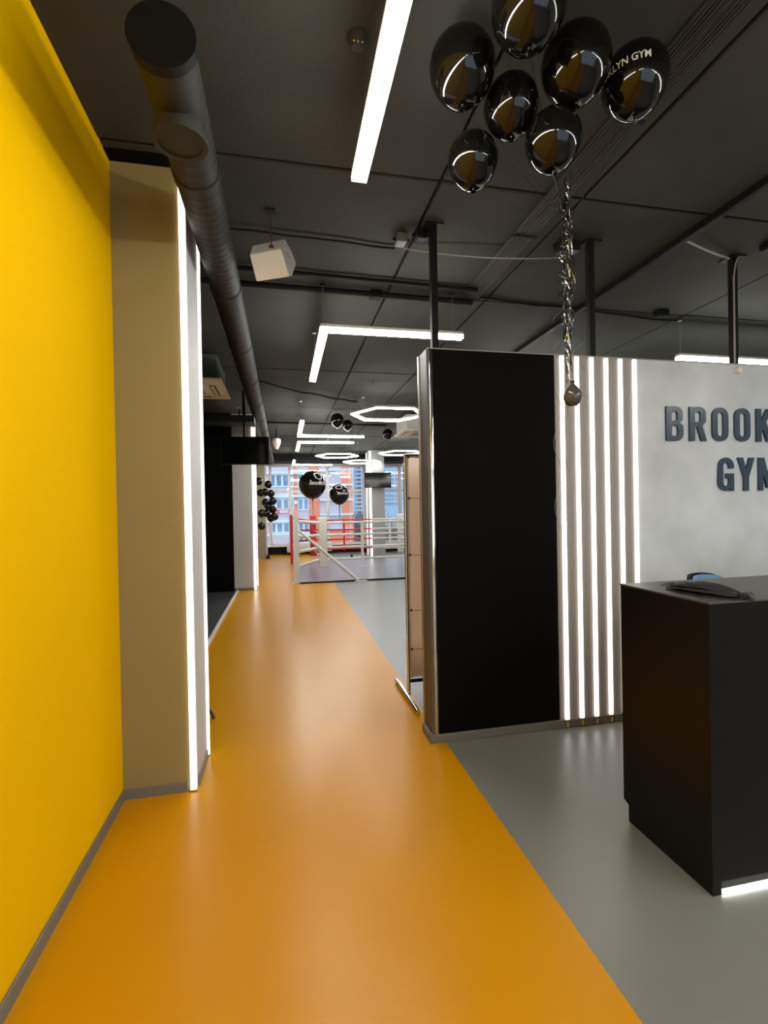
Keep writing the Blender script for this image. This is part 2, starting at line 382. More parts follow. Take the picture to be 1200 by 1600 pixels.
# crumpled cloth on the desk
cl = thing('cloth_pile', (1.725, 1.71, 1.121), 'crumpled heap of black fringed cloth lying on the desk corner', 'cloth')
rnd = random.Random(7)
for L in range(7):
    b = MB(); n = 22; mq = 8; g = []
    ox, oy = rnd.uniform(-.015, .015), rnd.uniform(-.012, .012)
    hl, hw = .165-.008*L+rnd.uniform(-.012, .012), .080-.005*L
    for i in range(n):
        row = []
        for j in range(mq):
            u = i/(n-1)*2-1; v = j/(mq-1)*2-1
            jag = 1+rnd.uniform(-.09, .09)*(abs(u) > .8)
            e = max(0, 1-u*u)**.5*.9+.1
            lx = u*hl*jag; ly = v*hw*e*(1+rnd.uniform(-.05, .05)*(abs(v) > .9))
            z = .0012+.0068*L*(1-.45*u*u-.35*v*v)+.005*(noise.noise(Vector((lx*30+L*3, ly*45, L*1.7)))+.5)*(.3+L*.12)
            # long side runs from the far-left towards the near-right of the desk corner
            ang = math.radians(-77)
            row.append(b.b.verts.new((1.725+ox+lx*math.cos(ang)-ly*math.sin(ang), 1.71+oy+lx*math.sin(ang)+ly*math.cos(ang), 1.121+max(.001, z))))
        g.append(row)
    for i in range(n-1):
        for j in range(mq-1): b.b.faces.new((g[i][j], g[i+1][j], g[i+1][j+1], g[i][j+1]))
    o = b.build('cloth_layer', m_cloth, cl, smooth=True)
    md = o.modifiers.new('thick', 'SOLIDIFY'); md.thickness = .002; md.offset = 1
b = MB()
for k in range(46):
    a = rnd.choice((-1, 1)); t0 = rnd.uniform(-1, 1); ang = math.radians(-77)
    lx = a*(.125+rnd.uniform(0, .03)); ly = t0*.035
    p = Vector((1.725+lx*math.cos(ang)-ly*math.sin(ang), 1.71+lx*math.sin(ang)+ly*math.cos(ang), 1.131+rnd.uniform(-.004, .012)))
    dr = Vector((math.cos(ang)*a+rnd.uniform(-.5, .5), math.sin(ang)*a+rnd.uniform(-.5, .5), 0)).normalized()
    b.tube([p, p+dr*.012+Vector((0, 0, .004)), p+dr*.026+Vector((0, 0, -.003))], .0011, 5)
b.build('fringe', m_cloth, cl, kind='stuff')

# office chair behind the desk
oc = thing('office_chair', (2.42, 2.45, 0), 'blue backed office chair standing behind the black desk', 'chair')
def arcpanel(b, cx, cy, w_, z0, z1, th, tilt=0., yawr=0., rnd_=.06, bow=.03):
    n = 14; mm = 10; A = []; B = []
    for i in range(n+1):
        ra, rb = [], []
        for j in range(mm+1):
            u = i/n*2-1; v = j/mm*2-1
            uu = u*(1-.10*max(0, v)**4-.16*max(0, abs(v)-.7)*2); vv = v*(1-.10*abs(u)**4)
            x = uu*w_/2; y = bow*u*u; z = (z0+z1)/2+vv*(z1-z0)/2
            y += -(z-z0)*tilt
            c, s = math.cos(yawr), math.sin(yawr)
            ra.append(b.b.verts.new((cx+x*c-y*s, cy+x*s+y*c, z))); y2 = y+th
            rb.append(b.b.verts.new((cx+x*c-y2*s, cy+x*s+y2*c, z)))
        A.append(ra); B.append(rb)
    for i in range(n):
        for j in range(mm):
            b.b.faces.new((A[i][j], A[i][j+1], A[i+1][j+1], A[i+1][j])); b.b.faces.new((B[i][j], B[i+1][j], B[i+1][j+1], B[i][j+1]))
    for i in range(n):
        b.b.faces.new((A[i][0], A[i+1][0], B[i+1][0], B[i][0])); b.b.faces.new((A[i][mm], B[i][mm], B[i+1][mm], A[i+1][mm]))
    for j in range(mm):
        b.b.faces.new((A[0][j], B[0][j], B[0][j+1], A[0][j+1])); b.b.faces.new((A[n][j], A[n][j+1], B[n][j+1], B[n][j]))
    return b
YR = math.radians(24)
arcpanel(MB(), 2.49, 2.45, .44, .62, 1.060, .022, -.08, YR, bow=-.05).build('backrest', m_blue, oc, smooth=True)
arcpanel(MB(), 2.478, 2.474, .455, .60, 1.068, .022, -.08, YR, bow=-.05).build('back_shell', m_bsteel, oc, smooth=True)
MB().box(2.40, 2.86, 2.62, 3.0 if False else 2.90, .44, .51, bev=.03, seg=3).build('seat', m_blue, oc, smooth=True)
MB().cyl((2.62, 2.74, .10), (2.62, 2.74, .44), .028).build('gas_lift', m_bsteel, oc, smooth=True)
MB().tube([(2.58, 2.76, .43), (2.50, 2.68, .42), (2.455, 2.55, .50), (2.45, 2.53, .66)], .02).build('back_arm', m_bsteel, oc, smooth=True)
for k in range(5):
    a = 2*PI*k/5+.3; e = Vector((2.62+.26*math.cos(a), 2.74+.13*math.sin(a), .06))
    lg = MB().tube([(2.62, 2.74, .11), e], .017).build('leg', m_bsteel, oc, smooth=True)
    MB().cyl(e+Vector((-.012, 0, -.034)), e+Vector((.012, 0, -.034)), .026).build('caster', m_bsteel, lg, smooth=True)

# ================================================================== CEILING LIGHTS
LZ = 2.945
def wires(t, pts, ztop=CZ):
    for (x, y) in pts:
        wv = MB().cyl((x, y, LZ+.05), (x, y, ztop), .0013, n=6).build('suspension_wire', m_cable_w, t)
        MB().cyl((x, y, ztop-.012), (x, y, ztop), .022, n=16).build('ceiling_rose', m_chrome, wv, smooth=True)
def linear(label, segs, wpts, wd=.066, g='linear lamps under the black ceiling', m_=None):
    x0, y0 = segs[0][0], segs[0][2]
    t = thing('linear_lamp', ((segs[0][0]+segs[0][1])/2, (segs[0][2]+segs[0][3])/2, LZ), label, 'lamp', g)
    for (a, b_, c, d) in segs:
        MB().box(a+.002, b_-.002, c+.002, d-.002, LZ+.028, LZ+.055, bev=.003).build('housing', m_wpaint, t)
        MB().box(a, b_, c, d, LZ, LZ+.028, bev=.003).build('diffuser', m_ or m_led, t)
    wires(t, wpts)
    return t
W = .066; LX = .318
linear('nearest straight lamp running out of the top of the view', [(LX+.005, LX+W+.005, .3, 2.12)], [(LX+.04, .6), (LX+.04, 1.25)])
linear('large angular lamp whose arm passes behind the partition post', [(LX, 1.535, 3.905, 3.905+W), (LX, LX+W, 3.905+W, 5.50)], [(LX+.03, 3.94), (LX+.03, 5.05), (1.45, 3.94)])
linear('angular lamp with a short arm reaching back towards the camera, past the two ceiling balloons', [(LX-.02, 1.62, 9.62, 9.69), (LX-.02, LX-.02+W, 8.05, 9.62)], [(LX+.01, 8.25), (LX+.01, 9.6), (1.45, 9.65)])
linear('third angular lamp, its short arm pointing away towards the windows', [(LX+.01, 1.54, 10.50, 10.57), (LX+.01, LX+W+.01, 10.57, 12.05)], [(LX+.04, 10.54), (1.45, 10.54)])
linear('farthest angular lamp, bright against the window glass', [(LX-.01, 1.58, 15.75, 15.82), (LX-.01, LX+W-.01, 14.40, 15.75)], [(LX+.03, 14.6), (1.45, 15.8)])
linear('lamp glowing just above the partition over the lettering', [(3.90, 7.0, 4.12, 4.12+W)], [(3.93, 4.15), (5.4, 4.15), (6.8, 4.15)])
# unseen lamps of the same make, added to raise the brightness
linear('added unseen straight lamp in the hidden bay behind the partition', [(2.4, 3.8, 5.6, 5.6+W)], [(2.5, 5.63), (3.7, 5.63)])  # added so that light comes through the banner panel from behind
linear('added unseen straight lamp over the lobby behind the viewer, by the yellow wall', [(LX, LX+W, -3.4, -.6)], [(LX+.03, -3.2), (LX+.03, -.8)])
linear('added unseen straight lamp over the lobby behind the viewer, by the desk', [(2.6, 2.6+W, -3.2, -.2)], [(2.63, -3.0), (2.63, -.4)])
linear('added unseen straight lamp over the lobby far right of the desk', [(5.4, 5.4+W, -2.5, 1.2)], [(5.43, -2.3), (5.43, 1.0)])
linear('added unseen straight lamp above the desk front, out of the picture to the right', [(3.3, 3.3+W, -1.6, 1.5)], [(3.33, -1.4), (3.33, 1.3)])  # added to light the plaster face of the partition

def hexa(cx, cy, label, s=.585, wd=.045):
    t = thing('hexagon_lamp', (cx, cy, LZ), label, 'lamp', 'hexagon ring lamps under the ceiling')
    P = [(cx+s*math.cos(math.radians(60*k)), cy+s*math.sin(math.radians(60*k))) for k in range(6)]
    for k in range(6):
        def q(r, i): return (cx+r*math.cos(math.radians(60*i)), cy+r*math.sin(math.radians(60*i)))
        poly = [q(s, k), q(s, k+1), q(s-wd, k+1), q(s-wd, k)]
        MB().prism(poly, .016, 'Z', (0, 0, LZ)).build('diffuser', m_led_hex, t)
        MB().prism(poly, .03, 'Z', (0, 0, LZ+.017)).build('housing', m_wpaint, t)
    wires(t, [P[0], P[2], P[4]])
hexa(1.62, 7.33, 'nearest and largest hexagon lamp, partly hidden by the partition')
hexa(1.46, 13.10, 'middle hexagon lamp over the boxing ring, leftmost of the far ones')
hexa(2.40, 14.72, 'hexagon lamp just before the television column', )
hexa(3.05, 12.4, 'hexagon lamp cut off by the banner stand top')
hexa(5.2, 7.4, 'added unseen hexagon lamp in the hidden right part of the hall, near')  # out of sight, added to brighten the far floor
hexa(6.2, 11.0, 'added unseen hexagon lamp in the hidden right part of the hall, farther')  # second hidden hexagon added for more light in the hall
hexa(4.3, 14.6, 'added hexagon lamp showing only a tip right of the television column')  # extra hexagon added for light at the far end

# ================================================================== DUCT
du = thing('air_duct', (-.355, 5, 3.04), 'long dark spiral air duct running under the ceiling towards the windows', 'duct')
DX, DZ, DR = -.355, 3.04, .1
yy = 1.70; k = 0
while yy < 15.6:
    L = 1.15 if k else .62
    y2 = min(15.6, yy+L)
    prof = []; y = yy; n = 28
    b = MB(); rings = []
    st = max(2, int((y2-yy)/.055))
    for i in range(st+1):
        q = yy+(y2-yy)*i/st
        for dyy, rr_ in ((-.004, DR), (0, DR+.0007), (.004, DR)):
            rings.append([b.b.verts.new((DX+rr_*math.cos(2*PI*a/n), q+dyy, DZ+rr_*math.sin(2*PI*a/n))) for a in range(n)])
    for A, B in zip(rings, rings[1:]):
        for a in range(n): b.b.faces.new((A[a], A[(a+1) % n], B[(a+1) % n], B[a]))
    b.build('duct_section', m_duct, du, smooth=True)
    if k: MB().cyl((DX, yy-.03, DZ), (DX, yy+.03, DZ), DR+.005, n=32).build('coupling', m_duct, du, smooth=True)
    yy = y2; k += 1
MB().cyl((DX, 1.672, DZ), (DX, 1.712, DZ), DR+.008, n=32).build('end_cap', m_bsteel, du, smooth=True)
br = MB().cyl((DX, 1.955, 2.905), (DX, 1.955, DZ), .094, n=32).build('branch_stub', m_duct, du, smooth=True)
MB().lathe([(.0, .006), (.078, .006), (.080, 0), (.1, 0), (.1, .02), (.094, .022)], (DX, 1.955, 2.896)).build('stub_cap', m_duct, br, smooth=True)
for y in (2.25, 4.6, 7.2, 9.8, 12.4):
    MB().cyl((DX, y, DZ+DR), (DX, y, CZ), .004, n=8).build('hanger_rod', m_bsteel, du)

# ================================================================== CEILING SERVICES
def cable(name, label, pts, r, m_, cat='cable'):
    return tag(MB().tube(pts, r, 8).build(name, m_, smooth=True), label, cat)
def sag(p, q, n, d=0., wob=0.):
    p, q = Vector(p), Vector(q); o = []
    for i in range(n+1):
        t = i/n; v = p.lerp(q, t); v.z -= d*4*t*(1-t); v.y += wob*noise.noise(Vector((t*7, p.x, p.y))); o.append(v)
    return o
cable('ceiling_cable', 'thin cable crossing the ceiling above the white box speaker', sag((-.8, 3.22, 3.325), (.80, 3.31, 3.325), 20, .004, .015), .007, m_bsteel)
cable('ceiling_cable', 'pale cable sagging between the first two partition posts', sag((.86, 3.29, 3.32), (2.09, 3.22, 3.33), 16, .035), .005, m_cable_w)
cable('ceiling_cable', 'short pale cable running along the ceiling to the right post', [(2.76, 2.87, 3.33), (2.95, 2.90, 3.30), (3.12, 2.96, 3.31), (3.30, 3.02, 3.325)], .007, m_cable_w)
cable('post_cable', 'pale cable running down the right steel post', [(3.36, 3.0, 3.325), (3.335, 3.0, 3.27), (3.318, 3.0, 3.18), (3.318, 3.0, 2.53)], .006, m_cable_w)
cable('conduit', 'black conduit across the ceiling just behind the white box speaker', [(-.8, 3.72, 3.31), (1.62, 3.80, 3.31)], .018, m_bsteel, 'pipe')
cable('conduit', 'second black conduit, running parallel on the window side of the first', [(-.8, 3.97, 3.305), (1.66, 4.02, 3.305)], .024, m_bsteel, 'pipe')
cable('ceiling_cable', 'drooping black cable crossing the ceiling before the first hexagon lamp', sag((-.3, 6.95, 3.31), (1.25, 8.05, 3.31), 20, .03, .08), .014, m_bsteel)
cable('ceiling_cable', 'black cable along the ceiling right of the middle post', sag((1.7, 3.98, 3.33), (3.9, 4.15, 3.33), 18, .0, .06), .008, m_bsteel)
cable('conduit', 'black conduit crossing the ceiling beyond the two ceiling balloons', [(-.3, 10.1, 3.3), (2.2, 10.2, 3.3)], .02, m_bsteel, 'pipe')
cb = thing('cable_bundle', (1.63, 2.3, 3.33), 'flat bundle of parallel black cables fixed along the ceiling beside the balloons', 'cables')
for k in range(11):
    x = 1.555+.0148*k
    MB().tube([(x+.003*math.sin(k+y*3), y, 3.328-.002*(k % 2)) for y in [-3.9+i*.5 for i in range(17)]], .0062, 6).build('cable', mat('cable_sheath', (.025, .02, .018), .6), cb, smooth=True)
for y in (1.0, 2.0, 3.0, 4.0):
    MB().box(1.54, 1.72, y, y+.02, 3.316, 3.321).build('cable_clip', m_bsteel, cb)
tag(MB().box(2.70, 2.745, -3.9, 5.8, 3.29, 3.335, bev=.004).build('cable_trunking', m_bsteel), 'slim black trunking along the ceiling right of the cable bundle', 'trunking')
def jbox(label, x, y, sx, sy, m_, z=3.335, h=.05):
    t = thing('junction_box', (x, y, z), label, 'electrical box')
    MB().box(x-sx/2, x+sx/2, y-sy/2, y+sy/2, z-h, z, bev=.005).build('box', m_, t)
    MB().box(x-sx/2+.008, x+sx/2-.008, y-sy/2+.008, y+sy/2-.008, z-h-.006, z-h, bev=.002).build('lid', m_, t)
    for s_ in (-1, 1): MB().cyl((x+s_*sx/2, y, z-h/2), (x+s_*(sx/2+.02), y, z-h/2), .01, n=10).build('gland', m_bsteel, t)
    return t
jbox('grey junction box on the ceiling left of the first partition post', .81, 3.17, .07, .10, m_grey)
jbox('dark junction box on the ceiling close to the first partition post', .93, 3.10, .08, .08, m_bsteel)
jbox('black junction box on the conduit past the first partition post', .80, 4.02, .10, .09, m_bsteel)
jbox('small black junction box on the ceiling near the suspension of the right lamp', 3.56, 3.98, .12, .08, m_bsteel)
jbox('black junction box beside the right steel post', 3.42, 2.80, .12, .08, m_bsteel)
jx = jbox('black adapter box with a yellow sticker hung beside the ribbons', 1.97, 3.05, .16, .08, m_bsteel, 3.335, .06)
MB().box(1.915, 1.94, 3.008, 3.0095, 3.275, 3.335).build('sticker', m_yl, jx)
MB().box(1.91, 2.04, 3.012, 3.088, 3.262, 3.268).build('label_plate', m_grey, jx)
sd = thing('smoke_detector', (.317, 1.869, CZ), 'small dark smoke detector on the ceiling left of the nearest lamp', 'detector')
MB().lathe([(0, -.04), (.02, -.04), (.032, -.03), (.04, -.012), (.04, 0), (0, 0)], (.317, 1.869, CZ), 24).build('body', m_duct, sd, smooth=True)
for a in (-1, 0, 1): MB().cyl((.317+a*.016, 1.845, CZ-.034), (.317+a*.016, 1.845, CZ-.041), .004, n=8).build('indicator', m_chrome, sd)
sn = thing('motion_sensor', (3.277, PY, 2.465), 'small round cream sensor on the plaster wall below the lamp', 'sensor')
MB().lathe([(0, 0), (.026, .0), (.027, .012), (.02, .028), (0, .034)], n=20).build('dome', m_white, sn, smooth=True)
sn.children[0].matrix_parent_inverse = Matrix(); sn.children[0].rotation_euler = (PI/2, 0, 0)

# ---- box speaker
sp = thing('box_speaker', (-.08, 3.05, 3.05), 'cream box speaker hanging from the ceiling beside the duct', 'speaker')
SP = lambda x, y, Y: at(x, y, Y=Y)
fr = [SP(390, 398, 3.0), SP(439.5, 389, 3.0), SP(453, 432, 3.0), SP(401, 440, 3.0)]
bk = [SP(394, 384, 3.13), SP(444, 373.5, 3.13), SP(455, 424, 3.13), SP(403, 432, 3.13)]
b = MB(); A = [b.b.verts.new(p) for p in fr]; B = [b.b.verts.new(p) for p in bk]
b.b.faces.new(A); b.b.faces.new(B[::-1])
for i in range(4): b.b.faces.new((A[i], A[(i+1) % 4], B[(i+1) % 4], B[i]))
bmesh.ops.bevel(b.b, geom=list(b.b.edges), offset=.004, segments=2, affect='EDGES')
b.build('cabinet', m_white, sp, smooth=True)
b = MB(); rows = []
for (x, y), (x2, y2) in (((440.5, 389.5), (444.5, 373.6)), ((443.5, 398), (448, 379.5)), ((447, 410), (457, 396)), ((450, 421), (462.5, 412)), ((453.5, 432), (456, 431))):
    rows.append((b.b.verts.new(SP(x, y, 2.998)), b.b.verts.new(SP(x2, y2, 3.06)), b.b.verts.new(SP(x+1, y, 3.14))))
for A_, B_ in zip(rows, rows[1:]):
    b.b.faces.new((A_[0], A_[1], B_[1], B_[0])); b.b.faces.new((A_[1], A_[2], B_[2], B_[1])); b.b.faces.new((A_[2], A_[0], B_[0], B_[2]))
b.b.faces.new((rows[0][0], rows[0][2], rows[0][1])); b.b.faces.new((rows[-1][0], rows[-1][1], rows[-1][2]))
b.build('front_grille', m_grille, sp, smooth=True)
q0 = SP(449, 399, 3.03); MB().cyl(q0, q0+Vector((.02, -.02, 0)), .014, n=16).build('side_knob', m_grille, sp, smooth=True)
p0 = SP(424, 389, 3.05); p1 = Vector((p0.x, 3.05, CZ))
MB().cyl(p0, p1, .004, n=8).build('hanging_bracket', m_brown, sp)
MB().box(p0.x-.012, p0.x+.014, 3.03, 3.06, p0.z-.004, p0.z+.014).build('terminal', m_brown, sp)
MB().box(p0.x-.03, p0.x+.03, 3.02, 3.08, CZ-.008, CZ).build('ceiling_plate', m_bsteel, sp)
# far small speaker
s2 = thing('small_speaker', (-.12, 11, 2.98), 'small pale speaker under the ceiling right of the hanging television', 'speaker')
MB().lathe([(0, -.115), (.035, -.11), (.075, -.02), (.10, .05), (.09, .11), (.05, .13), (0, .135)], (-.12, 11, 2.98), 8).build('cabinet', m_white, s2)
MB().cyl((-.12, 11, 3.1), (-.12, 11, CZ), .012).build('hanging_bracket', m_bsteel, s2)

# ---- ceiling cassettes
def cassette(x0, y0, s, z, label, bodym):
    t = thing('ceiling_air_conditioner', (x0+s/2, y0+s/2, z), label, 'air conditioner', 'ceiling air conditioners')
    cx, cy = x0+s/2, y0+s/2
    b = MB()
    b.box(x0, x0+s, y0, y0+s, z, z+.035, bev=.012, seg=2); b.build('panel', m_white, t, smooth=True)
    MB().box(x0+.06, x0+s-.06, y0+.06, y0+s-.06, z+.035, CZ-.02).build('body', bodym, t)
    for k in range(4):
        a = k*PI/2; c, s_ = math.cos(a), math.sin(a)
        def R_(u, v): return (cx+u*c-v*s_, cy+u*s_+v*c)
        poly = [R_(-.26, .33), R_(-.24, .31), R_(.24, .31), R_(.26, .33), R_(.24, .385), R_(-.24, .385)]
        MB().prism(poly, .004, 'Z', (0, 0, z-.004)).build('air_slot', mat('slot_grey', (.12, .11, .10), .6), t)
        poly = [R_(-.24, .325), R_(.24, .325), R_(.23, .365), R_(-.23, .365)]
        MB().prism(poly, .004, 'Z', (0, 0, z-.009)).build('louvre', m_white, t)
    for k in range(9):
        MB().box(cx-.22, cx+.22, cy-.2+.048*k, cy-.2+.048*k+.02, z-.005, z).build('grille_bar', mat('grille_beige', (.5, .45, .37), .6), t)
cassette(-1.63, 5.80, .97, 3.0, 'cream ceiling air conditioner peeking out beside the large taupe column', mat('grey_metal', (.07, .085, .07), .4))
cassette(2.30, 9.0, .95, 3.0, 'white ceiling air conditioner beyond the nearest hexagon lamp', m_wpaint)

# ---- televisions
def tv(x0, x1, y, z0, z1, label, mount):
    t = thing('television', ((x0+x1)/2, y, z0), label, 'television')
    MB().box(x0, x1, y, y+.045, z0, z1, bev=.004).build('frame', m_bsteel, t)
    MB().box(x0+.012, x1-.012, y-.002, y, z0+.016, z1-.012).build('screen', m_tv, t)
    mount(t)
    return t
def m1(t):
    MB().box(-.62, -.50, 7.645, 7.68, 2.35, 2.55).build('bracket', m_bsteel, t)
    MB().cyl((-.56, 7.68, 2.45), (-.56, 7.68, 2.828), .02).build('mount_pole', m_bsteel, t)
tv(-.90, -.195, 7.6, 2.21, 2.635, 'black television hanging in front of the grey column on the left', m1)
def m2(t):
    MB().box(2.80, 3.0, 14.545, 14.85, 2.30, 2.45).build('wall_bracket', m_bsteel, t)
tv(2.435, 3.26, 14.5, 2.145, 2.61, 'black television mounted on the column before the windows', m2)
rk = thing('hanging_rack', (-.8, 7.5, 2.84), 'black boxed rack hanging above the left television', 'rack')
MB().box(-1.7, -.40, 7.45, 7.9, 2.83, 2.93, bev=.004).build('beam', m_bsteel, rk)
for x in (-1.5, -.56): MB().box(x-.02, x+.02, 7.64, 7.68, 2.93, CZ).build('hanger', m_bsteel, rk)
MB().box(-.66, -.58, 7.5, 7.6, 3.03, 3.06).build('spotlight', m_wpaint, rk)
MB().cyl((-.62, 7.55, 2.93), (-.62, 7.55, 3.03), .01).build('spotlight_stem', m_bsteel, rk)

# ================================================================== BANNER STAND
bs = thing('banner_stand', (1.3, 3.7, 0), 'chrome tube banner stand with a taupe panel behind the partition end', 'banner stand')
BX, BY = .945, 3.70
MB().cyl((BX, BY, .02), (BX, BY, 1.92), .014, n=14).build('pole', m_chrome, bs, smooth=True)
MB().cyl((2.45, BY, .02), (2.45, BY, 1.92), .014, n=14).build('pole', m_chrome, bs, smooth=True)
for x in (.925, 2.45):
    ft = MB().tube([(x, 3.36, .022), (x, 3.45, .028), (x, 3.95, .028), (x, 4.05, .022)], .019, 12).build('foot', m_chrome, bs, smooth=True)
MB().cyl((BX, BY, 1.92), (2.45, BY, 1.92), .012, n=12).build('top_rail', m_chrome, bs, smooth=True)
MB().cyl((BX, BY, .135), (2.45, BY, .135), .014, n=12).build('bottom_rail', m_bsteel, bs, smooth=True)
fb = MB(); g = []
for i in range(31):
    x = BX+.025+(2.42-BX-.025)*i/30
    g.append([fb.b.verts.new((x, BY+.035+.006*math.sin(i*.9)*(j in (0, 6)), .155+(1.905-.155)*j/6)) for j in range(7)])
for i in range(30):
    for j in range(6): fb.b.faces.new((g[i][j], g[i+1][j], g[i+1][j+1], g[i][j+1]))
pn = fb.build('banner_panel', m_ban, bs, smooth=True); md = pn.modifiers.new('thick', 'SOLIDIFY'); md.thickness = .003
MB().box(BX+.022, BX+.034, BY+.028, BY+.034, .155, 1.905).build('hem', mat('pale_hem', (.6, .55, .5), .7), bs)
for z in (1.58, 1.13, .69, .38, 1.905, .16):
    h = MB().tube([(BX, BY-.013, z), (BX+.03, BY-.005, z+.002), (BX+.12, BY+.02, z-.004)], .002, 6).build('elastic_tie', m_bsteel, bs)
    MB().cyl((BX+.035, BY+.028, z), (BX+.035, BY+.018, z), .009, n=12).build('eyelet', m_chrome, h)

# ================================================================== BOXING RING
rg = thing('boxing_ring', (2.0, 11.9, 0), 'floor level boxing ring with white and red ropes on a grey mat', 'boxing ring')
MB().box(.30, 3.75, 10.00, 13.75, .003, .035, bev=.006).build('mat', m_mat, rg)
MB().box(.295, 3.755, 9.985, 10.0, .003, .03).build('mat_edge', m_bsteel, rg)
def post(x, y, m_, w_=.11, h=1.39):
    p = MB().box(x-w_/2, x+w_/2, y-w_/2, y+w_/2, .012, h, bev=.006).build('corner_post', m_, rg)
    MB().box(x-w_*.85, x+w_*.85, y-w_*.85, y+w_*.85, .003, .012).build('base_plate', m_wpaint, p)
post(.24, 10.14, m_wpaint); post(.205, 13.70, m_red, .075, 1.38); post(3.76, 10.14, m_wpaint); post(3.76, 13.70, m_wpaint)
def pad(x, y, m_, w_=.175):
    MB().box(x-w_/2, x+w_/2, y-.06, y+.06, .25, 1.345, bev=.02, seg=3).build('corner_pad', m_, rg, smooth=True)
RX0, RX1, RY0, RY1 = .83, 3.25, 10.6, 13.35
pad(RX0, RY0, m_wvin, .18); pad(.785, RY1, m_red, .17); pad(RX1, RY0, m_wvin); pad(RX1, RY1, m_wvin)
ZR = [1.215, .95, .68, .42]
rr_ = .024
for i, z in enumerate(ZR):
    MB().cyl((RX0+.08, RY0, z), (RX1-.08, RY0, z), rr_, n=10).build('rope', m_wvin, rg, smooth=True)
    MB().cyl((RX0, RY0+.05, z), ((RX0+.785)/2, 12, z), rr_, n=10).build('rope', m_wvin, rg, smooth=True)
    MB().cyl(((RX0+.785)/2, 12, z), (.785, RY1-.05, z), rr_, n=10).build('rope', m_red, rg, smooth=True)
    MB().cyl((.86, RY1, z), (2.42, RY1, z), .02, n=10).build('rope', m_red, rg, smooth=True)
    MB().cyl((2.42, RY1, z), (RX1-.08, RY1, z), .02, n=10).build('rope', m_wvin, rg, smooth=True)
    MB().cyl((RX1, RY0+.05, z), (RX1, RY1-.05, z), rr_, n=10).build('rope', m_wvin, rg, smooth=True)
    zp = [1.27, .95, .64, .34][i]
    MB().tube([(.29, 10.18, zp), (.55, 10.42, (z+zp)/2), (RX0-.07, RY0-.02, z)], .034, 10).build('turnbuckle_strap', m_wvin, rg, smooth=True)
    MB().tube([(.235, 13.68, zp), (.50, 13.5, (z+zp)/2), (.70, RY1+.02, z)], .026, 10).build('turnbuckle_strap', m_red, rg, smooth=True)
    MB().tube([(3.71, 10.18, zp), (RX1+.08, RY0-.02, z)], .03, 8).build('turnbuckle_strap', m_wvin, rg, smooth=True)
    MB().tube([(3.72, 13.66, zp), (RX1+.08, RY1+.02, z)], .03, 8).build('turnbuckle_strap', m_wvin, rg, smooth=True)
MB().box(1.665, 1.725, RY0-.035, RY0-.025, .34, 1.25).build('rope_spacer', m_wvin, rg)
MB().box(1.605, 1.66, RY1-.035, RY1-.025, .38, 1.24).build('rope_spacer', m_red, rg)
MB().box(2.9, 2.96, RY1-.035, RY1-.025, .38, 1.24).build('rope_spacer', m_wvin, rg)
MB().cyl((.28, 10.12, 1.10), (1.50, 9.96, .025), .032, n=10).build('brace', m_wpaint, rg, smooth=True)
MB().box(1.42, 1.68, 9.90, 9.98, .003, .02).build('brace_foot', m_wpaint, rg)
MB().cyl((.235, 13.74, 1.08), (1.40, 13.80, .04), .026, n=10).build('brace', m_wpaint, rg, smooth=True)
MB().box(.30, .40, 10.14, 10.22, .40, .46).build('clamp', m_bsteel, rg) if False else None

def text_mesh(s, size):
    cu = bpy.data.curves.new('t', 'FONT'); cu.body = s; cu.size = size; cu.align_x = 'CENTER'; cu.align_y = 'CENTER'; cu.offset = size*.02
    o = bpy.data.objects.new('tmp', cu); COL.objects.link(o)
    me = bpy.data.meshes.new_from_object(o.evaluated_get(bpy.context.evaluated_depsgraph_get())); bpy.data.objects.remove(o)
    return me
def print_flat(s, size, parent, loc, m_, rot=(0, 0, 0), sx=1.):
    me = text_mesh(s, size); me.materials.clear(); me.materials.append(m_)
    o = bpy.data.objects.new('lettering', me); COL.objects.link(o); o.parent = parent
    o.location = Vector(loc)-Vector(parent.location); o.rotation_euler = rot; o.scale = (sx, 1, 1); return o
print_flat('BROOKLYN GYM', .16, rg, (2.55, 12.45, .0365), m_txt)

# small black cones/weights on the floor seen through the ring
tag(MB().lathe([(0, .12), (.02, .10), (.05, .02), (.06, 0), (0, 0)], (2.05, 14.9, .003), 16).build('floor_cone', m_bsteel, smooth=True), 'tiny black cone on the floor behind the ring ropes', 'cone')
tag(MB().lathe([(0, .14), (.03, .13), (.05, .05), (.08, 0), (0, 0)], (-.50, 15.55, .003), 16).build('door_stop', m_bsteel, smooth=True), 'small black weight on the floor at the foot of the olive column', 'weight')
tag(MB().tube([(-.56, 3.72, .055), (-.535, 3.68, .045), (-.518, 3.65, .018)], .012, 10).build('stand_foot', m_brown, smooth=True), 'small brown rubber foot poking out behind the large taupe column', 'foot')

# convector heaters
def heater(x0, x1, label):
    t = thing('heater', ((x0+x1)/2, 16.5, .08), label, 'heater', None)
    MB().box(x0, x1, 16.45, 16.6, .10, .39, bev=.015, seg=2).build('cover', m_wpaint, t, smooth=True)
    for k in range(int((x1-x0)/.08)-1):
        MB().box(x0+.06+.08*k, x0+.10+.08*k, 16.5, 16.56, .388, .393).build('vent', m_bsteel, t)
    for x in (x0+.08, x1-.12): MB().box(x, x+.04, 16.5, 16.56, 0, .10).build('leg', m_bsteel, t)
heater(.09, 1.60, 'long white heater under the window left of the television column')
heater(3.44, 4.10, 'short white heater under the window right of the television column')

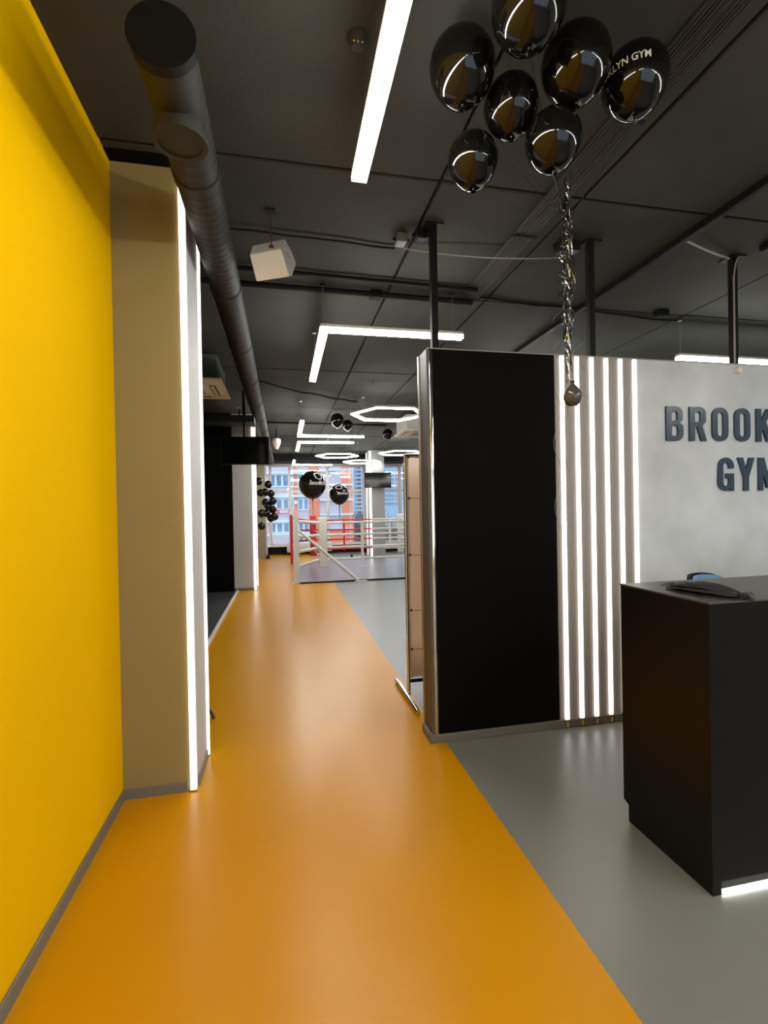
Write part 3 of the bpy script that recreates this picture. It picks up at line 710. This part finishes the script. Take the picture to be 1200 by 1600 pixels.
# ================================================================== BALLOONS
def balloon_prof(r, st=1.18):
    P = []
    n = 18
    for i in range(n+1):
        a = PI*i/n - PI/2            # bottom to top
        z = math.sin(a); rad = math.cos(a)
        if z < 0: z *= st; rad = rad*(1-.10*(-z/st)**2)
        P.append((max(0, rad*r), z*r))
    P[0] = (.10*r*.5, -st*r*.985)
    P = [(0, -st*r-.10*r), (.10*r, -st*r-.11*r), (.035*r, -st*r-.045*r)]+P
    return P
def wrap_text(s, size, r, az, el, parent, c, m_=None, st=1.18, slope=0):
    me = text_mesh(s, size); me.materials.clear(); me.materials.append(m_ or m_txt)
    bm = bmesh.new(); bm.from_mesh(me)
    bmesh.ops.subdivide_edges(bm, edges=[e for e in bm.edges if e.calc_length() > size*.4], cuts=2)
    for v in bm.verts:
        x, y = v.co.x, v.co.y+slope*v.co.x
        e = el+y/r; a = az+x/(r*max(.3, math.cos(e)))
        q = Vector((math.cos(e)*math.cos(a), math.cos(e)*math.sin(a), math.sin(e)))*r*1.012
        if q.z < 0: q.z *= st
        v.co = Vector(c)+q
    bm.to_mesh(me); bm.free()
    o = bpy.data.objects.new('lettering', me); COL.objects.link(o); o.parent = parent; o.matrix_parent_inverse = parent.matrix_basis.inverted()
    return o
def balloon(c, r, label, group=None, text=None, tilt=(0, 0, 0), n=36, st=1.18, az=-PI/2, el=0, tsize=.04):
    t = thing('balloon', c, label, 'balloon', group)
    MB().lathe(balloon_prof(r, st), (0, 0, 0), n).build('envelope', m_bal, t, smooth=True)
    for o in t.children: o.matrix_parent_inverse = Matrix()
    if text:
        wrap_text(text, tsize, r, az, el, t, c, st=st)
    t.rotation_euler = tilt
    return t
cl_pts = [((726, 108), 3.165, 'outermost left balloon of the black cluster at the ceiling'),
          ((900, 108), 3.165, 'black balloon right of centre of the ceiling cluster, pressed against the lettered one'),
          ((988, 125), 3.165, 'black balloon printed with white lettering at the right end of the ceiling cluster'),
          ((797, 178), 3.07, 'middle black balloon hanging below the ceiling cluster'),
          ((857, 205), 2.975, 'black balloon at the bottom right of the ceiling cluster, just above the ribbons'),
          ((745, 240), 2.97, 'lowest left black balloon of the ceiling cluster'),
          ((826, 8), 3.175, 'black balloon hidden in the upper middle of the ceiling cluster'),]
cents = []
for i, ((px, py), z, lab) in enumerate(cl_pts):
    c = at(px, py, Z=z); r = [.124, .128, .124, .108, .108, .104, .124][i]
    cents.append((c, r))
# gentle relaxation keeps neighbours touching without intersecting
for _ in range(60):
    for i in range(len(cents)):
        for j in range(i):
            d = cents[i][0]-cents[j][0]; need = (cents[i][1]+cents[j][1])*1.04
            if d.length < need:
                p = d.normalized()*(need-d.length)/2; cents[i][0].xyz += p; cents[j][0].xyz -= p
    for c, r in cents: c.z = min(c.z, CZ-.012-r)
for i, (c, r) in enumerate(cents):
    if i == 2: balloon(c, r, cl_pts[i][2], 'black balloon cluster at the ceiling', text='BROOKLYN GYM', az=-PI/2-1.22, el=-.06, tsize=.032)
    else: balloon(c, r, cl_pts[i][2], 'black balloon cluster at the ceiling')
# ribbons gathered and hanging
RBX, RBY = 1.305, 2.02
rb = thing('ribbon_tassel', (RBX, RBY, 2.03), 'long tassel of black and silver curling ribbons below the balloon cluster', 'ribbons')
rn = random.Random(11)
for i, (c, r) in enumerate(cents):
    nb = Vector((c.x, c.y, c.z-r*1.28)); P = []
    for k in range(14):
        t = k/13; e = Vector((RBX+rn.uniform(-.01, .01), RBY+rn.uniform(-.01, .01), 2.80)); v = nb.lerp(e, t); v.z -= .05*math.sin(PI*t)*0+.0; P.append(v)
    MB().ribbon(P, .003, Vector((1, 0, 0))).build('ribbon', m_brib, rb)
for i in range(30):
    n = 70; z0 = rn.uniform(2.75, 3.02); z1 = z0-rn.uniform(.35, .85); z1 = max(z1, 2.05); a0 = rn.uniform(0, 6.28); rad = rn.uniform(.008, .045); tw = rn.uniform(8, 26)
    P = []
    for k in range(n):
        t = k/(n-1); a = a0+tw*t; q = rad*(.35+.65*math.sin(PI*min(1, t*1.1)))
        P.append((RBX+q*math.cos(a), RBY+q*math.sin(a)*.7, z0+(z1-z0)*t))
    ph = rn.uniform(0, 6)
    MB().ribbon(P, .0055, lambda i_, ph=ph: Vector((math.cos(ph+i_*.35), math.sin(ph+i_*.35), .25)).normalized()).build('ribbon', m_silver if i % 4 == 0 else m_brib, rb)
for dx_, z0, z1, mm_ in ((0.0, 2.75, 2.10, m_silver), (.004, 2.6, 2.08, m_silver), (-.012, 2.8, 2.09, m_brib), (.014, 2.9, 2.12, m_brib)):
    MB().ribbon([(RBX+dx_+.002*math.sin(k), RBY, z0+(z1-z0)*k/20) for k in range(21)], .0055, Vector((1, .3, 0))).build('ribbon', mm_, rb)
for (x0, z0, z1, cu) in ((-.045, 2.45, 2.15, .03), (-.06, 2.02, 1.35, .02), (.05, 2.3, 2.0, .03), (-.02, 2.02, 1.36, .012)):
    MB().ribbon([(RBX+x0+cu*math.sin(k*.6), RBY+.01*math.cos(k*.6), z0+(z1-z0)*k/24) for k in range(25)], .004, Vector((.8, .5, .2))).build('ribbon', m_silver, rb)
# the small balloon weight, tied neck up
wt = at(895, 620, Y=RBY)
sb = thing('water_balloon_weight', wt, 'small dark balloon hanging as a weight from the ribbons before the glowing strips', 'balloon')
MB().lathe([(0, -.046), (.018, -.042), (.033, -.028), (.041, -.006), (.038, .018), (.026, .038), (.012, .054), (.006, .064), (.012, .072), (0, .072)], (0, 0, 0), 24).build('envelope', mat('grey_black_latex', (.06, .055, .05), .2, coat=.3), sb, smooth=True)
sb.children[0].matrix_parent_inverse = Matrix()
MB().tube([(wt.x, wt.y, wt.z+.07), (wt.x, wt.y, wt.z+.14), (RBX, RBY, 2.3)], .0015, 6).build('string', m_brib, sb)

# big balloons over the ring
def big(px, py, Y, r, label, tie):
    c = at(px, py, Y=Y); t = balloon(c, r, label, 'large black balloons over the boxing ring', text='BROOKLYN GYM', n=48, st=1.08, az=-PI/2+.75, el=.02, tsize=r*.26)
    MB().ribbon([Vector((c.x, c.y, c.z-r*1.15)).lerp(Vector(tie), k/8)+Vector((.01*math.sin(k*2), 0, 0)) for k in range(9)], .035, Vector((1, 0, 0))).build('ribbon', m_cable_w, t)
big(488, 757, 13.30, .37, 'larger black balloon floating over the red corner pad', (.80, 13.32, 1.35))
big(530, 772, 13.35, .275, 'smaller of the two black balloons floating over the boxing ring', (1.52, 13.35, 1.24))
# garland beside the olive column
gp = [(404, 752, 'topmost balloon behind the column edge'), (419, 757, 'topmost right balloon, standing clear of the others'), (407, 770, ''), (415, 769, ''), (423, 771, ''), (415, 785, ''), (426, 783, ''), (419, 793, ''),
      (426, 796, ''), (409, 802, ''), (417, 800, ''), (423, 809, ''), (429, 807, ''), (409, 822, 'lowest balloon')]
gc = []
for i, (x, y, l_) in enumerate(gp):
    c = at(x, y, Y=12.55+.12*((i*7) % 3-1)); gc.append([c, .098])
for _ in range(60):
    for i in range(len(gc)):
        for j in range(i):
            d = gc[i][0]-gc[j][0]; need = .200
            if d.length < need:
                p = d.normalized()*(need-d.length)/2; p.x *= .3; p.z *= .3; gc[i][0].xyz += p; gc[j][0].xyz -= p
names = ['black garland balloon at the very top, cut by the grey column', 'black garland balloon at the upper right, clear against the window',
 'black garland balloon second from the top by the column', 'black garland balloon in the middle of the second row', 'black garland balloon at the right of the second row',
 'black garland balloon left in the third row', 'black garland balloon right in the third row, against the window', 'black garland balloon at the heart of the garland',
 'black garland balloon right in the fourth row', 'black garland balloon by the column in the fifth row', 'black garland balloon in the middle of the fifth row',
 'black garland balloon low and second from the right', 'black garland balloon low at the far right', 'lowest black garland balloon beside the grey column']
for i, (c, r) in enumerate(gc):
    balloon(c, r, names[i], 'balloon garland beside the olive column', n=20, st=1.05, tilt=(rn.uniform(-.6, .6), rn.uniform(-.6, .6), 0))
cable('garland_string', 'string holding the balloon garland under the ceiling', [(-.42, 12.55, CZ), (-.42, 12.55, 2.7), (-.41, 12.55, 2.36)], .004, m_bsteel, 'string')
for px, py, z, r, lab in ((527, 656, 3.18, .125, 'black balloon at the ceiling left of its smaller neighbour, before the second angular lamp'), (543, 664, 3.18, .105, 'smaller black balloon at the ceiling under the hexagon lamp tip'), (606, 678, 3.20, .115, 'black balloon under the ceiling by the white air conditioner')):
    balloon(at(px, py, Z=z), r, lab, 'stray balloons at the ceiling', n=28)

# white cable drooping from the transom
cable('window_cable', 'white cable drooping in a loop from the window transom', [at(x, y, Y=16.8) for x, y in ((551, 769), (553.5, 775), (558, 782), (561.5, 787), (562.5, 790), (561, 795), (557, 801), (554, 806), (553, 811))], .012, m_wpaint)

# ================================================================== OUTSIDE
GZ = -7
tag(MB().box(-250, 400, 17.5, 600, GZ-.3, GZ).build('street', m_street), 'grey street and yard far below the windows', 'ground')
BYY = 57.
ab = thing('apartment_building', (0, BYY, GZ), 'pinkish apartment block with orange stripes and white ledges outside the window', 'building')
def fx(px, ref=790): return at(px, ref, Y=BYY).x
def fz(py, ref=490): return at(ref, py, Y=BYY).z
MB().box(fx(330), fx(551), BYY, BYY+12, GZ, fz(560)).build('wall', m_lil, ab)
for a, b_ in ((459, 465), (483, 499), (535, 551)):
    MB().box(fx(a), fx(b_), BYY-.12, BYY, GZ, fz(560)).build('orange_stripe', m_org, ab)
MB().box(fx(512), fx(551), BYY-.14, BYY-.12, GZ, fz(829)).build('orange_wall', m_org, ab)
MB().box(fx(420), fx(459), BYY-.06, BYY, fz(832), fz(813)).build('orange_wall', m_org, ab)
MB().box(fx(466), fx(483), BYY-.06, BYY, fz(850), fz(832)).build('orange_wall', m_org, ab)
for y in (663, 700, 737, 773, 811, 832, 849, 886):
    MB().box(fx(400), fx(484), BYY-.5, BYY, fz(y+4), fz(y)).build('ledge', m_band, ab)
for y in (686, 709, 733, 756.5, 780, 803, 826, 849):
    MB().box(fx(499.5), fx(551.5), BYY-.3, BYY, fz(y+3), fz(y)).build('ledge', m_band, ab)
def wnd(x0, x1, y0, y1, n, yb=BYY):
    X0, X1, Z0, Z1 = fx(x0), fx(x1), fz(y1), fz(y0)
    f = MB().box(X0, X1, yb-.12, yb-.02, Z0, Z1).build('window', m_wf, ab)
    wd = (X1-X0)/n
    for k in range(n):
        MB().box(X0+k*wd+.12, X0+(k+1)*wd-.12, yb-.15, yb-.12, Z0+.14, Z1-.14).build('pane', m_pane, f)
for (y0, y1) in ((704, 722), (741, 760.5), (778, 795.5), (815, 831.5)):
    wnd(421, 452, y0, y1, 3); wnd(453, 459, y0, y1, 1) if y0 < 810 else None; wnd(465.5, 482.5, y0, y1+1.5, 2)
    wnd(340, 400, y0, y1, 5)
wnd(466, 482, 833, 848, 2)
sgn = MB().box(fx(432), fx(450.5), BYY-.62, BYY-.55, fz(802), fz(795)).build('shop_banner', m_signr, ab)
for k in range(4):
    MB().box(fx(437+3.2*k), fx(439.3+3.2*k), BYY-.66, BYY-.62, fz(800.5), fz(796.5)).build('sign_mark', m_band, sgn)
MB().box(fx(460), fx(464.5), BYY-.6, BYY-.12, fz(787), fz(782)).build('outdoor_unit', m_wf, ab)
MB().box(fx(546.3), fx(547.1), BYY-.2, BYY-.12, GZ, fz(560)).build('downpipe', m_band, ab)
MB().box(fx(420), fx(459), BYY-1.2, BYY-.1, fz(849), fz(834)).build('balcony', m_lil, ab)
# tower blocks
TY = 300.
def tower(x0, x1, y0, label, cols, pitchpx=6.35, start=729, nrow=12, ground=806):
    t = thing('tower_block', ((at(x0, 790, Y=TY).x+at(x1, 790, Y=TY).x)/2, TY, GZ), label, 'building', 'far tower blocks')
    X = lambda p: at(p, 790, Y=TY).x
    Z = lambda p: at(560, p, Y=TY).z
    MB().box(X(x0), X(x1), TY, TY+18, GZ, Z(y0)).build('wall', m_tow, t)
    base = {}
    for (c0, c1, mm_) in cols:
        for k in range(-8, nrow):
            yy_ = start+k*pitchpx
            if yy_ < y0+2: continue
            key = (c0, mm_.name)
            if key not in base:
                base[key] = MB().box(X(c0), X(c1), TY-.6, TY, Z(yy_+3), Z(yy_)).build('loggia', mm_, t); base[key+('z',)] = Z(yy_)
            else:
                o = base[key].copy(); COL.objects.link(o); o.parent = t; o.matrix_parent_inverse = base[key].matrix_parent_inverse.copy(); o.location.z += Z(yy_)-base[key+('z',)]
    for k in range(-8, nrow, 2):
        yy_ = start+k*pitchpx+4
        if yy_ > y0+2: MB().box(X(x0), X(x1), TY-.3, TY, Z(yy_+1), Z(yy_)).build('ledge', m_band, t)
    return t
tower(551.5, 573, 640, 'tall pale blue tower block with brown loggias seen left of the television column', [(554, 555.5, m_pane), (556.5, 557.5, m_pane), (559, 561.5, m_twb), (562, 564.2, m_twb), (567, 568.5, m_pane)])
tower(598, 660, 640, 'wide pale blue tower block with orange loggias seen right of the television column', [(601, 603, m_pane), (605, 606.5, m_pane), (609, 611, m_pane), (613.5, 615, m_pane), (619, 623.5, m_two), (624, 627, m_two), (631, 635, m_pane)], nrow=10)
tag(MB().box(at(553, 812, Y=120).x, at(572, 812, Y=120).x, 120, 130, GZ, at(560, 803, Y=120).z).build('garage_building', mat('slate_wall', (.14, .16, .22), .8)), 'low slate coloured building at the foot of the tower block', 'building')
# bare trees and bushes
def tree(x, y, h, seed, label):
    t = thing('bare_tree', (x, y, GZ), label, 'tree', 'bare trees outside the windows')
    r = random.Random(seed)
    MB().tube([(x, y, GZ+.05), (x+.1, y, GZ+h*.35), (x+.05, y, GZ+h*.6)], lambda t_: .16*(1-.5*t_), 8).build('trunk', m_tree, t, smooth=True)
    b = MB()
    for k in range(60):
        z = GZ+h*r.uniform(.25, .62); a = r.uniform(0, 2*PI); L = h*r.uniform(.15, .4); p = Vector((x+.05, y, z))
        d = Vector((math.cos(a)*.6, math.sin(a)*.6, r.uniform(.5, 1.1))).normalized()
        q = p+d*L*.5; e = q+(d+Vector((r.uniform(-.4, .4), r.uniform(-.4, .4), .2))).normalized()*L*.6
        b.tube([p, q, e], lambda t_: .04*(1-.7*t_), 4)
        for _ in range(5):
            f = q.lerp(e, r.random()); b.tube([f, f+Vector((r.uniform(-.6, .6), r.uniform(-.6, .6), r.uniform(.1, .8)))], .012, 3)
    b.build('branches', m_tree, t, kind='stuff')
for i, (px, Y_, h, lab) in enumerate(((606, 42, 8.0, 'bare tree outside right of the television column, nearest that column'), (617, 48, 8.4, 'bare tree outside, middle one right of the television column'), (627, 36, 7.8, 'bare tree outside close to the banner stand pole'), (561, 70, 9.5, 'bare tree outside between the apartment block and the television column'))):
    tree(at(px, 800, Y=Y_).x, Y_, h, i, lab)
def bush(x, y, r, h, seed, label):
    b = bmesh.new(); bmesh.ops.create_icosphere(b, subdivisions=4, radius=1)
    for v in b.verts:
        k = 1+.35*noise.noise(v.co*3+Vector((seed, 0, 0)))+.15*noise.noise(v.co*9)
        v.co = Vector((x+v.co.x*r*k, y+v.co.y*r*k, max(GZ, GZ+h/2+v.co.z*h/2*k)))
    mb = MB(); mb.b.free(); mb.b = b
    tag(mb.build('bush', m_bush, smooth=True), label, 'bush', 'bushes outside the windows')
for i, (px, Y_, r, h, lab) in enumerate(((563, 50, 1.2, 5.2, 'dark green bush outside behind the white front ropes'), (607, 56, 2.0, 5.0, 'rounded bush outside just right of the television column'), (624, 66, 2.3, 5.6, 'rounded bush outside next to the banner pole'))):
    bush(at(px, 800, Y=Y_).x, Y_, r, h, i, lab)
